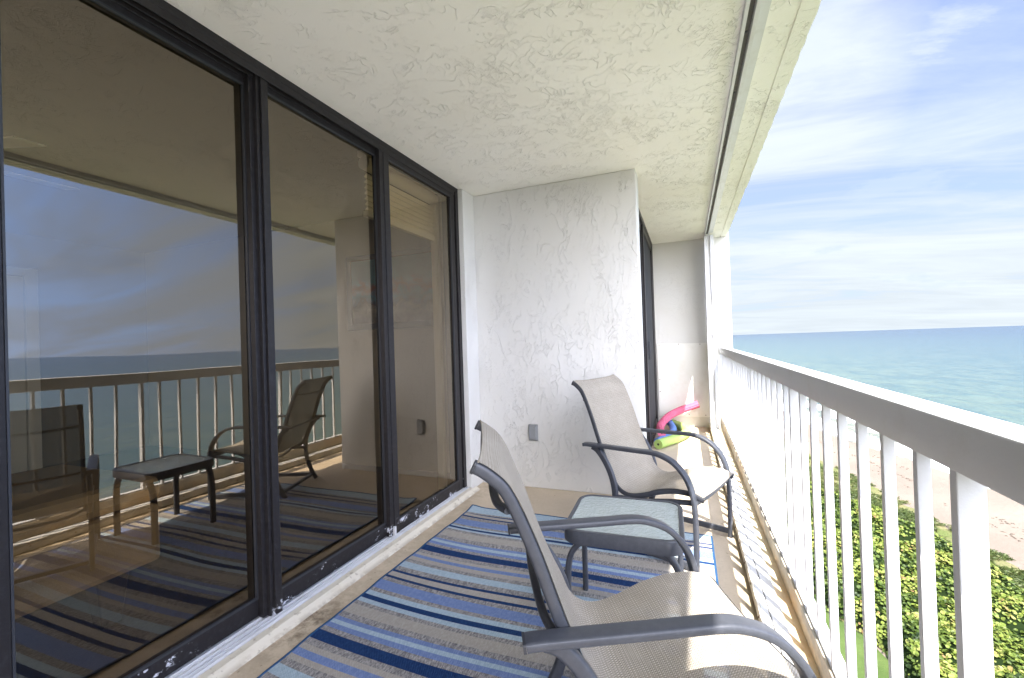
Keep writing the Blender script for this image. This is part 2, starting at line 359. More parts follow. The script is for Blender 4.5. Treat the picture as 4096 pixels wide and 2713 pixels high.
# ---------------------------------------------------------------- mesh helpers
def newell(ps): return None
class MB:
    def __init__(s): s.v = []; s.f = []; s.mi = []; s.uv = None
    def add(s, vs, fs, mi=0):
        b = len(s.v); s.v += [tuple(x) for x in vs]; s.f += [tuple(b+i for i in f) for f in fs]; s.mi += [mi]*len(fs); return s
    def box(s, x0, x1, y0, y1, z0, z1, mi=0):
        return s.add([(x, y, z) for x in (x0, x1) for y in (y0, y1) for z in (z0, z1)],
                     [(0, 1, 3, 2), (4, 6, 7, 5), (0, 4, 5, 1), (2, 3, 7, 6), (0, 2, 6, 4), (1, 5, 7, 3)], mi)
    def sweep(s, path, sec, side, mi=0, cap=True, scales=None):
        path = [Vector(p) for p in path]; n = len(path); m = len(sec); vs = []
        for i, p in enumerate(path):
            t = (path[min(i+1, n-1)]-path[max(i-1, 0)]).normalized()
            sd = Vector(side); sd = (sd - t*sd.dot(t)).normalized(); up = sd.cross(t)
            k = scales[i] if scales else 1
            vs += [p+sd*a*k+up*b*k for a, b in sec]
        fs = [(i*m+j, i*m+(j+1) % m, (i+1)*m+(j+1) % m, (i+1)*m+j) for i in range(n-1) for j in range(m)]
        if cap: fs += [tuple(range(m))[::-1], tuple((n-1)*m+j for j in range(m))]
        return s.add(vs, fs, mi)
    def cyl(s, p0, p1, r0, r1=None, n=16, mi=0):
        d = Vector(p1)-Vector(p0); side = Vector((1, 0, 0)) if abs(d.normalized().x) < .9 else Vector((0, 1, 0))
        sec = circ(1, n)
        return s.sweep([p0, p1], sec, side, mi, scales=[r0, r0 if r1 is None else r1])
    def build(s, name, mats, parent=None, bevel=0, smooth=False, loc=None):
        me = bpy.data.meshes.new(name); me.from_pydata(s.v, [], s.f)
        for m in (mats if isinstance(mats, (list, tuple)) else [mats]): me.materials.append(m)
        if any(s.mi): me.polygons.foreach_set('material_index', s.mi)
        if smooth: me.polygons.foreach_set('use_smooth', [True]*len(me.polygons))
        me.update(); o = bpy.data.objects.new(name, me); S.collection.objects.link(o)
        if parent: o.parent = parent
        if loc: o.location = loc
        if bevel:
            b = o.modifiers.new('bevel', 'BEVEL'); b.width = bevel; b.segments = 2; b.limit_method = 'ANGLE'; b.angle_limit = math.radians(40)
        if smooth:
            try: me.set_sharp_from_angle(angle=math.radians(42))
            except Exception: pass
        return o
def circ(r, n=16): return [(r*math.cos(2*math.pi*i/n), r*math.sin(2*math.pi*i/n)) for i in range(n)]
def rrect(w, h, r, k=3):
    out = []
    for cx, cy, a0 in ((w/2-r, h/2-r, 0), (-w/2+r, h/2-r, 90), (-w/2+r, -h/2+r, 180), (w/2-r, -h/2+r, 270)):
        for i in range(k+1):
            a = math.radians(a0+90*i/k); out.append((cx+r*math.cos(a), cy+r*math.sin(a)))
    return out
def cr(pts, sub=6):
    P = [Vector(p) for p in pts]; out = []
    for i in range(len(P)-1):
        p0 = P[max(i-1, 0)]; p1 = P[i]; p2 = P[i+1]; p3 = P[min(i+2, len(P)-1)]
        for k in range(sub):
            t = k/sub; out.append(.5*((2*p1)+(p2-p0)*t+(2*p0-5*p1+4*p2-p3)*t*t+(3*p1-p0-3*p2+p3)*t**3))
    out.append(P[-1]); return out
def tag(o, label=None, cat=None, group=None, kind=None):
    if label: o['label'] = label
    if cat: o['category'] = cat
    if group: o['group'] = group
    if kind: o['kind'] = kind
    return o
def thing(name, label, cat, loc=(0, 0, 0), rz=0, group=None):
    o = bpy.data.objects.new(name, None); S.collection.objects.link(o); o.location = loc; o.rotation_euler = (0, 0, rz)
    o.empty_display_size = .1
    return tag(o, label, cat, group)
def B(name, m, parent, *boxes, bevel=0, **k):
    b = MB()
    for x in boxes: b.box(*x)
    return b.build(name, m, parent, bevel=bevel, **k)

CZ = 2.455   # ceiling height
YB, YE = 3.36, 6.2     # back wall, end wall
Y0 = -2.4
# ---------------------------------------------------------------- structure
def grid_sheet(x0, x1, y0, y1, z, nx, ny, amp, seed, down=True):
    rnd = random.Random(seed); b = MB(); vs = []
    for j in range(ny+1):
        for i in range(nx+1): vs.append((x0+(x1-x0)*i/nx, y0+(y1-y0)*j/ny, z+rnd.uniform(-amp, amp)))
    fs = []
    for j in range(ny):
        for i in range(nx):
            a = j*(nx+1)+i; q = (a, a+1, a+nx+2, a+nx+1); fs.append(q[::-1] if down else q)
    return b.add(vs, fs)
fl = B('floor', m_floor, None, (-1.665, .246, Y0, YE, -.22, 0)); tag(fl, kind='structure')
ce = MB(); ce.box(-1.695, .44, Y0, YE, CZ, CZ+.2); ce.box(.44, .452, Y0, YE, CZ+.012, CZ+.2)
# outer lip with slightly uneven hand-trowelled edge
rnd = random.Random(3); ys = [Y0+(YE+1.6-Y0)*i/160 for i in range(161)]; vs = []
for y in ys:
    e = .522+rnd.uniform(-.0035, .0035); vs += [(.452, y, CZ), (e, y, CZ+rnd.uniform(0, .003)), (e+.002, y, CZ+.4), (.452, y, CZ+.4)]
fs = [(4*i+a, 4*i+(a+1) % 4, 4*i+4+(a+1) % 4, 4*i+4+a) for i in range(160) for a in range(4)]
ce.add(vs, fs+[(0, 1, 2, 3), (643, 642, 641, 640)])
cei = ce.build('ceiling', m_ceiling); tag(cei, kind='structure')

bw = thing('stucco_wall', 'wide white skip trowelled stucco wall behind the chairs and side table', 'wall', (-1, YB, 0))
def local(o, parent): o.parent = parent; o.matrix_parent_inverse = Matrix.Translation(-Vector(parent.location)) if not any(parent.rotation_euler) else parent.matrix_basis.inverted(); return o
def PB(name, m, parent, *boxes, **k): return local(B(name, m, None, *boxes, **k), parent)
PB('wall_face', m_wall, bw, (-1.84, -.312, YB, YB+.17, 0, CZ-.0005), bevel=.008)
PB('door_return', m_wall, bw, (-1.84, -1.655, 3.155, YB-.0005, 0, CZ-.001), bevel=.006)
ew = thing('stucco_wall', 'narrow cream stucco end wall beyond the second door with a screwed panel', 'wall', (0, YE, 0))
PB('wall_face', m_endwall, ew, (-.6, .544, YE, YE+.25, -.22, CZ+.4), bevel=.01)
rw = thing('stucco_wall', 'white stucco wall closing the near end of the balcony behind the viewpoint', 'wall', (0, Y0, 0))
PB('wall_face', m_wall, rw, (-2.2, .54, Y0-.25, Y0, -.22, CZ+.2))
# removable panel on the end wall
pn = thing('wall_panel', 'low flat white painted access panel screwed to the end wall', 'panel', (-.04, YE, .6))
PB('board', m_panel, pn, (-.372, .262, YE-.012, YE-.0005, .135, 1.10), bevel=.0015)
PB('batten', m_panel, pn, (-.372, .262, YE-.016, YE-.0125, 1.07, 1.10), (-.372, -.342, YE-.016, YE-.0125, .20, 1.068), (.236, .262, YE-.016, YE-.0125, .20, 1.068), (-.372, .262, YE-.016, YE-.0125, .135, .198), bevel=.001)
for x, z in ((-.345, 1.085), (-.1, 1.09), (.16, 1.085), (-.35, .62), (-.35, .46), (.25, .60), (.25, .4), (-.30, .155), (.0, .165), (.2, .16)):
    local(MB().cyl((x, YE-.0195, z), (x, YE-.0165, z), .006, n=10).build('screw', m_screw), pn)
# building mass around the balcony
bd = thing('apartment_building', 'pale apartment block that carries the balcony above the beach', 'building', (-5, 2, -16))
PB('lower_facade', m_facade, bd, (-9, -1.0, -30, 7.9, -16, -.23))
PB('balcony_slab', m_facade, bd, (-.999, .43, -3, 7.8, -.45, -.221))
PB('upper_facade', m_facade, bd, (-9, .50, -30, 7.79, CZ+.41, CZ+9))
PB('side_wall', m_facade, bd, (-9, .2, YE+.26, 7.78, -.2, CZ+.4))
PB('party_wall', m_facade, bd, (-9, -2.21, -3.2, -2.9, -.2, CZ+.4))

# ---------------------------------------------------------------- sliding doors, big set
def sliding_door():
    d = thing('sliding_glass_door', 'large dark bronze framed sliding glass doors reflecting sea, railing and chairs', 'glass door', (-1.74, 1.3, 0))
    ZT = CZ+.012
    fr = MB(); xo, xi = -1.698, -1.83
    fr.box(xi, xo, -1.2, 3.154, ZT-.042, ZT)            # head
    for x in (-1.70, -1.732, -1.765, -1.80): fr.box(x-.004, x+.001, -1.2, 3.10, ZT-.075, ZT-.0425)
    fr.box(xi, xo, 3.112, 3.154, .031, ZT-.043)           # far jamb
    for x in (-1.735, -1.77): fr.box(x-.004, x, 3.092, 3.1115, .031, ZT-.043)
    local(fr.build('door_frame', m_bronze, bevel=.0015), d)
    tr = MB(); tr.box(xi, -1.675, -1.2, 3.154, .0, .016)
    for x in (-1.682, -1.704, -1.728, -1.760, -1.795): tr.box(x-.003, x, -1.2, 3.15, .0165, .030)
    local(tr.build('sill_track', m_alu, bevel=.0008), d)
    spec = [(-1.785, -.40, .547), (-1.785, .547, 1.372), (-1.752, 1.345, 2.205), (-1.719, 2.175, 3.095)]
    zb, zt = .032, ZT-.048
    for i, (x, y0, y1) in enumerate(spec):
        p = MB(); w = .058; t = .0145
        yl = y0+w; yr = y1-(w if i == 3 else .024)
        p.box(x-t, x+t, y0, yl, zb, zt); p.box(x-t, x+t, yr, y1, zb, zt)
        p.box(x-t+.001, x+t-.001, yl, yr, zb, zb+.075); p.box(x-t+.001, x+t-.001, yl, yr, zt-.052, zt)
        pp = local(p.build('door_panel', m_bronze, bevel=.002), d)
        g = MB(); g.box(x+.003, x+t+.002, yl-.0, yl+.006, zb+.075, zt-.052); g.box(x+.003, x+t+.002, yr-.006, yr, zb+.075, zt-.052)
        g.box(x+.003, x+t+.002, yl+.006, yr-.006, zb+.075, zb+.083); g.box(x+.003, x+t+.002, yl+.006, yr-.006, zt-.060, zt-.052)
        gg = g.build('glazing_bead', m_cap); gg.parent = pp
        q = MB(); q.add([(x, yl, zb+.075), (x, yr, zb+.075), (x, yr, zt-.052), (x, yl, zt-.052)], [(0, 1, 2, 3)])
        gl = q.build('glass_pane', m_glass); gl.parent = pp
    # interlock posts: the bright outer faces of the meeting stiles
    for y0, y1, x in ((1.352, 1.414, -1.705), (2.182, 2.262, -1.6995), (.43, .534, -1.745)):
        s_ = MB(); s_.box(-1.80 if x < -1.7 else x-.055, x, y0+.028, y1, .032, zt+.001)
        s_.box(x-.035, x-.012, y0+.012, y0+.0275, .032, zt-.002); s_.box(x-.06, x-.04, y0, y0+.0115, .032, zt-.003)
        local(s_.build('interlock_stile', m_bronze, bevel=.002), d)
    c = MB(); c.box(-1.708, -1.690, 2.20, 2.215, .032, .085); local(c.build('latch_clip', m_alu, bevel=.001), d)
    return d
sliding_door()
sill = MB(); sill.box(-1.675, -1.640, Y0, 3.154, -.01, .022)
sill.add([(-1.640, Y0, .022), (-1.640, 3.2, .022), (-1.600, 3.2, .0005), (-1.600, Y0, .0005), (-1.640, Y0, -.01), (-1.640, 3.2, -.01), (-1.600, 3.2, -.01), (-1.600, Y0, -.01)], [(0, 3, 2, 1), (3, 7, 6, 2), (0, 4, 7, 3), (1, 2, 6, 5)])
so_ = sill.build('door_sill', m_sill); tag(so_, 'long cream painted concrete sill under the large sliding doors', 'sill')

# second door in the far recess
def door2():
    d = thing('screen_door', 'narrow dark framed screen door in the far recess beside the pool noodles', 'screen door', (-.40, 5, 0))
    x = -.388; ZT = CZ+.004
    f = MB(); f.box(x-.10, x, 3.54, 6.19, ZT-.05, ZT); f.box(x-.10, x, 6.13, 6.19, .031, ZT-.051); f.box(x-.10, x, 3.54, 3.6, .031, ZT-.051); f.box(x-.10, x, 3.54, 6.19, .0005, .03)
    local(f.build('door_frame', m_bronze, bevel=.002), d)
    for xx, y0, y1 in ((x-.04, 3.62, 4.9), (x-.02, 4.86, 6.12)):
        p = MB(); t = .014
        p.box(xx-t, xx+t, y0, y0+.07, .031, ZT-.052); p.box(xx-t, xx+t, y1-.07, y1, .031, ZT-.052); p.box(xx-t, xx+t, y0+.0705, y1-.0705, .031, .12); p.box(xx-t, xx+t, y0+.0705, y1-.0705, ZT-.12, ZT-.052)
        pp = local(p.build('door_panel', m_bronze, bevel=.002), d)
        q = MB(); q.add([(xx, y0+.07, .12), (xx, y1-.07, .12), (xx, y1-.07, ZT-.12), (xx, y0+.07, ZT-.12)], [(0, 1, 2, 3)])
        gl = q.build('screen_mesh', m_screen); gl.parent = pp
    h = MB(); h.box(x, x+.018, 4.96, 4.985, .95, 1.15); local(h.build('handle', m_cap, bevel=.003), d)
door2()

# ---------------------------------------------------------------- room behind the glass
rm = thing('living_room_shell', 'dim beige living room seen through the tinted sliding doors', 'room', (-4, 1, 0))
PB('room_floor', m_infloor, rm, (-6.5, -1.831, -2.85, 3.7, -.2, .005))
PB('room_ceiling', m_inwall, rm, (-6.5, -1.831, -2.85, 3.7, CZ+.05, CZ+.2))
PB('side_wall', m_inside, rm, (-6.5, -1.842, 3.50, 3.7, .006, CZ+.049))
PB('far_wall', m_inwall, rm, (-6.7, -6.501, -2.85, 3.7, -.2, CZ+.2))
dr = thing('interior_door', 'white interior door on the far wall of the living room', 'door', (-6.49, 1.9, 0))
PB('door_leaf', m_white, dr, (-6.49, -6.455, 1.55, 2.35, .01, 2.05), bevel=.004)
PB('door_casing', m_white, dr, (-6.499, -6.44, 1.44, 1.54, .01, 2.14), (-6.499, -6.44, 2.36, 2.46, .01, 2.14), (-6.499, -6.44, 1.5405, 2.3595, 2.06, 2.14), bevel=.004)
pt = thing('framed_picture', 'framed colourful seascape hanging on the living room side wall', 'picture', (-2.7, 3.49, 1.73))
PB('picture_frame', m_frame, pt, (-3.17, -2.10, 3.47, 3.4995, 1.36, 1.42), (-3.17, -2.10, 3.47, 3.4995, 2.05, 2.10), (-3.17, -3.11, 3.47, 3.4995, 1.4205, 2.0495), (-2.16, -2.10, 3.47, 3.4995, 1.4205, 2.0495), bevel=.003)
q = MB(); q.add([(-3.11, 3.48, 1.42), (-2.16, 3.48, 1.42), (-2.16, 3.48, 2.05), (-3.11, 3.48, 2.05)], [(0, 1, 2, 3)])
cv = q.build('canvas', m_art); uvl = cv.data.uv_layers.new(name='UVMap')
for i, c in enumerate(((0, 0), (1, 0), (1, 1), (0, 1))): uvl.data[i].uv = c
local(cv, pt)
bl = thing('window_blind', 'cream slatted blind gathered up high behind the rightmost door pane', 'blind', (-1.88, 2.7, 2.3))
hb = MB(); hb.cyl((-1.90, 2.27, 2.385), (-1.90, 3.10, 2.385), .045, n=20); hb.box(-1.95, -1.855, 2.27, 3.10, 2.43, 2.47)
local(hb.build('head_roller', m_blind, smooth=True), bl)
for i in range(7):
    z = 2.31-.036*i; s_ = MB(); s_.add([(-1.905, 2.27, z+.017), (-1.905, 3.085, z+.017), (-1.885, 3.085, z), (-1.885, 2.27, z), (-1.905, 3.085, z-.017), (-1.905, 2.27, z-.017)], [(0, 1, 2, 3), (3, 2, 4, 5)])
    local(s_.build('slat', m_blind), bl)
PB('bottom_bar', m_blind, bl, (-1.92, -1.88, 2.27, 3.085, 2.035, 2.075), bevel=.004)
PB('side_post', m_blind, bl, (-1.93, -1.87, 3.09, 3.135, .006, 2.42), bevel=.004)
cd = MB(); cd.sweep(cr([(-1.865, 3.04, 2.05), (-1.865, 3.035, 1.2), (-1.865, 3.045, .95), (-1.865, 3.07, .88), (-1.865, 3.085, .95), (-1.865, 3.085, 2.0)]), circ(.002, 6), (1, 0, 0))
local(cd.build('pull_cord', m_blind), bl)
sf = thing('sofa', 'low beige sofa standing inside behind the left door pane', 'sofa', (-2.8, .2, 0))
PB('sofa_body', m_sofa, sf, (-3.2, -2.3, -1.4, 1.28, .23, .50), bevel=.03)
PB('cushion', m_sofa, sf, (-3.15, -2.32, -1.38, 1.30, .501, .62), bevel=.04)
for x, y in ((-2.42, 1.12), (-3.08, 1.12), (-2.42, -1.25), (-3.08, -1.25)):
    local(MB().sweep([(x, y, .006), (x, y, .229)], rrect(.12, .12, .01), (1, 0, 0), scales=[.6, 1]).build('leg', m_wood), sf)
fan = thing('ceiling_fan', 'white ceiling fan with lamp cluster hanging in the living room', 'ceiling fan', (-3.4, .85, 2.3))
fb = MB(); fb.cyl((-3.4, .85, 2.25), (-3.4, .85, 2.5), .015); fb.cyl((-3.4, .85, 2.10), (-3.4, .85, 2.26), .10, .085, 24); fb.cyl((-3.4, .85, 2.03), (-3.4, .85, 2.1), .05, .1, 24)
local(fb.build('motor_housing', m_white, smooth=True), fan)
for k in range(5):
    a = math.radians(72*k+20); d_ = Vector((math.cos(a), math.sin(a), 0)); n_ = Vector((-d_.y, d_.x, 0)); c0 = Vector((-3.4, .85, 2.19))
    b_ = MB(); t_ = Vector((0, 0, .006)); P4 = [c0+d_*.14-n_*.05, c0+d_*.62-n_*.07, c0+d_*.62+n_*.07+Vector((0, 0, .02)), c0+d_*.14+n_*.05+Vector((0, 0, .015))]
    b_.add(P4+[p+t_ for p in P4], [(0, 3, 2, 1), (4, 5, 6, 7), (0, 1, 5, 4), (1, 2, 6, 5), (2, 3, 7, 6), (3, 0, 4, 7)])
    local(b_.build('blade', m_white), fan)
for k in range(3):
    a = math.radians(120*k); c0 = Vector((-3.4+.11*math.cos(a), .85+.11*math.sin(a), 2.02))
    local(MB().cyl(c0, c0+Vector((.03*math.cos(a), .03*math.sin(a), -.09)), .03, .06, 16).build('lamp_shade', m_white, smooth=True), fan)

# ---------------------------------------------------------------- outer edge: curb, railing, shutter
cb = thing('balcony_curb', 'raised concrete curb with rust stained face under the white railing', 'curb', (.35, 2, 0))
c_ = MB(); c_.box(.247, .376, Y0, YE, -.22, .046)
local(c_.build('curb_base', m_strip), cb)
c_ = MB(); c_.box(.3765, .43, Y0, YE, -.2195, .138); local(c_.build('upstand', m_up, bevel=.004), cb)
ft = thing('shutter_floor_track', 'white aluminium shutter track screwed along the floor curb', 'track', (.28, 2, .05))
t_ = MB(); t_.box(.238, .2465, Y0, YE, .004, .058); local(t_.build('track_face', m_track, bevel=.001), ft)
t_ = MB(); t_.box(.2468, .274, Y0, YE-.01, .0465, .0585); t_.box(.2785, .325, Y0, YE-.01, .0465, .057); local(t_.build('track_top', m_alu, bevel=.0015), ft)
local(B('groove', m_slot, None, (.2742, .2783, Y0, YE-.01, .0465, .050)), ft)
for i in range(26):
    y = .55+i*.215+random.uniform(-.03, .03); z = .032+random.uniform(-.006, .006)
    if y < 6.1: local(MB().cyl((.2345, y, z), (.2378, y, z), .005, n=8).build('screw', m_screw), ft)
ct = thing('shutter_ceiling_track', 'white slotted aluminium shutter track running along the ceiling', 'track', (.29, 2, CZ))
t_ = MB(); t_.box(.248, .262, Y0, YE-.001, CZ-.030, CZ-.0003); t_.box(.2845, .300, Y0, YE-.35, CZ-.034, CZ-.0003); t_.box(.3003, .306, Y0, YE-.35, CZ-.014, CZ-.0003); t_.box(.3063, .341, Y0, YE-.35, CZ-.010, CZ-.0003)
local(t_.build('rail_profile', m_alu, bevel=.001), ct)
local(B('slot', m_slot, None, (.2622, .2843, Y0, YE-.3, CZ-.008, CZ-.0003)), ct)
for i in range(16):
    y = .7+i*.36+random.uniform(-.1, .1)
    if y < 5.8: local(MB().cyl((.273, y, CZ-.012), (.273, y, CZ-.0082), .006, n=8).build('screw', m_cap), ct)

RX = .372
rl = thing('balcony_railing', 'white painted metal railing with slim balusters facing the sea', 'railing', (.4, 2, .14))
h_ = MB(); h_.sweep([(.4045, Y0, 1.0095), (.4045, YE-.001, 1.0095)], rrect(.065, .080, .005, 2), (1, 0, 0))
local(h_.build('handrail', m_rail, smooth=True), rl)
b_ = MB(); b_.box(.384, .4295, Y0, YE-.001, .1385, .150); local(b_.build('bottom_rail', m_rail, bevel=.003), rl)
# far edges of pickets along y
y = .908+.1485*0-.1485*8*3; k = -24
PITCH = .1485
ypos = []
for k in range(-22, 37):
    yf = .885+PITCH*k
    if Y0+.05 < yf < YE-.03: ypos.append((k, yf))
for k, yf in ypos:
    if k % 8 == 0: local(B('post', m_rail, None, (.383, .4195, yf+.003, yf+.023, .1503, .9692), bevel=.002), rl)
    else: local(B('baluster', m_rail, None, (.384, .4055, yf-.016, yf, .1503, .9692), bevel=.0015), rl)

sh = thing('storm_shutter', 'folded white accordion storm shutter stacked against the end wall', 'shutter', (.29, 6.0, .06))
xs0, xs1 = .243, .338
for i in range(9):
    y0 = 5.86+i*.034; s_ = MB(); zb, zt = .062, CZ-.045
    pts = [(xs0, y0), (xs0+.02, y0+.012), (xs0+.045, y0+.002), (xs0+.07, y0+.014), (xs1, y0+.004)]
    if i % 2: pts = [(x, y0+.016-(yy-y0)) for x, yy in pts]
    n = len(pts); v_ = [(x, yy, z) for z in (zb, zt) for x, yy in pts] + [(x, yy+.003, z) for z in (zb, zt) for x, yy in pts]
    f_ = []
    for a in range(n-1): f_ += [(a, a+1, n+a+1, n+a), (2*n+a+1, 2*n+a, 3*n+a, 3*n+a+1)]
    f_ += [(0, n, 3*n, 2*n), (n-1, 3*n-1, 4*n-1, 2*n-1)]
    s_.add(v_, f_); local(s_.build('blade', m_alu), sh)
s_ = MB(); s_.box(.238, .262, 5.82, 5.852, .062, CZ-.04); s_.box(.2625, .300, 5.835, 5.851, .062, CZ-.04); s_.box(.3005, .318, 5.815, 5.852, .062, CZ-.04); s_.box(.3185, .345, 5.83, 5.851, .062, CZ-.04)
local(s_.build('lead_post', m_alu, bevel=.002), sh)
s_ = MB(); s_.box(.285, .31, 5.79, 5.834, 1.20, 1.26); local(s_.build('lock_handle', m_alu, bevel=.004), sh)

# ---------------------------------------------------------------- rug
def rug():
    st = [('L', 2.722), ('S', 2.703), ('N', 2.687), ('B', 2.652), ('N', 2.634), ('S', 2.594), ('M', 2.518), ('S', 2.494), ('L', 2.476), ('N', 2.451), ('L', 2.428), ('S', 2.398), ('B', 2.329),
          ('S', 2.287), ('M', 2.265), ('L', 2.237), ('M', 2.209), ('S', 2.181), ('N', 2.127), ('S', 2.095), ('B', 2.070), ('M', 2.041), ('B', 2.005), ('S', 1.973), ('L', 1.921), ('S', 1.884), ('N', 1.866),
          ('B', 1.827), ('N', 1.808), ('S', 1.778), ('M', 1.713), ('S', 1.688), ('L', 1.658), ('N', 1.628), ('L', 1.600), ('S', 1.574), ('B', 1.511), ('S', 1.479), ('M', 1.456), ('L', 1.433), ('M', 1.406),
          ('S', 1.378), ('N', 1.324), ('S', 1.293), ('B', 1.268), ('M', 1.236), ('B', 1.211), ('S', 1.180), ('L', 1.130), ('S', 1.09), ('N', 1.07), ('B', 1.03), ('N', 1.01), ('S', .98), ('M', .91), ('S', .88), ('L', .85),
          ('N', .82), ('L', .79), ('S', .76), ('B', .69), ('S', .65), ('M', .62), ('L', .59), ('M', .56), ('S', .53), ('N', .47), ('S', .44)]
    idx = dict(L=0, M=1, N=2, B=3, S=4)
    r = thing('striped_rug', 'blue, navy and beige striped woven outdoor rug on the balcony floor', 'rug', (-.7, 1.6, 0))
    x0, x1 = -1.478, .098; nx = 48; rows = [(2.815, None)]
    y = 2.815
    for kx, y1 in st:
        n = max(1, round((y-y1)/.03))
        for i in range(n): rows.append((y+(y1-y)*(i+1)/n, idx[kx]))
        y = y1
    def Z(x, y): return .0095+.0022*math.sin(x*7+y*3)+.0018*math.sin(y*13-x*2)+.0015*math.sin(y*29+x*4)+.012*math.exp(-((x-x0)**2+(y-2.815)**2)/.004)
    def W(x, y):
        u = (x-x0)/(x1-x0); return y+.020*math.exp(-u*9)*(1 if y < 2.7 else .3)-.004*math.sin(u*6)
    b = MB(); vs = []
    for yy, _ in rows:
        for i in range(nx+1):
            x = x0+(x1-x0)*i/nx; vs.append((x, W(x, yy), Z(x, yy)))
    b.v = vs
    for j in range(1, len(rows)):
        for i in range(nx):
            a = (j-1)*(nx+1)+i; b.f.append((a, a+nx+1, a+nx+2, a+1)); b.mi.append(rows[j][1])
    local(b.build('woven_field', [R_L, R_M, R_N, R_B, R_S], smooth=True), r)
    e = MB(); n = len(rows)
    edge = [Vector(vs[i]) for i in range(nx+1)] + [Vector(vs[j*(nx+1)+nx]) for j in range(1, n)]
    e.sweep(edge, rrect(.009, .010, .003, 2), (0, 0, 1)) if False else None
    for seq in ([vs[i] for i in range(nx+1)], [vs[j*(nx+1)] for j in range(n)], [vs[j*(nx+1)+nx] for j in range(n)]):
        e.sweep([(p[0], p[1], p[2]-.002) for p in seq], rrect(.009, .011, .003, 2), (0, 0, 1))
    local(e.build('binding', R_E, smooth=True), r)
rug()

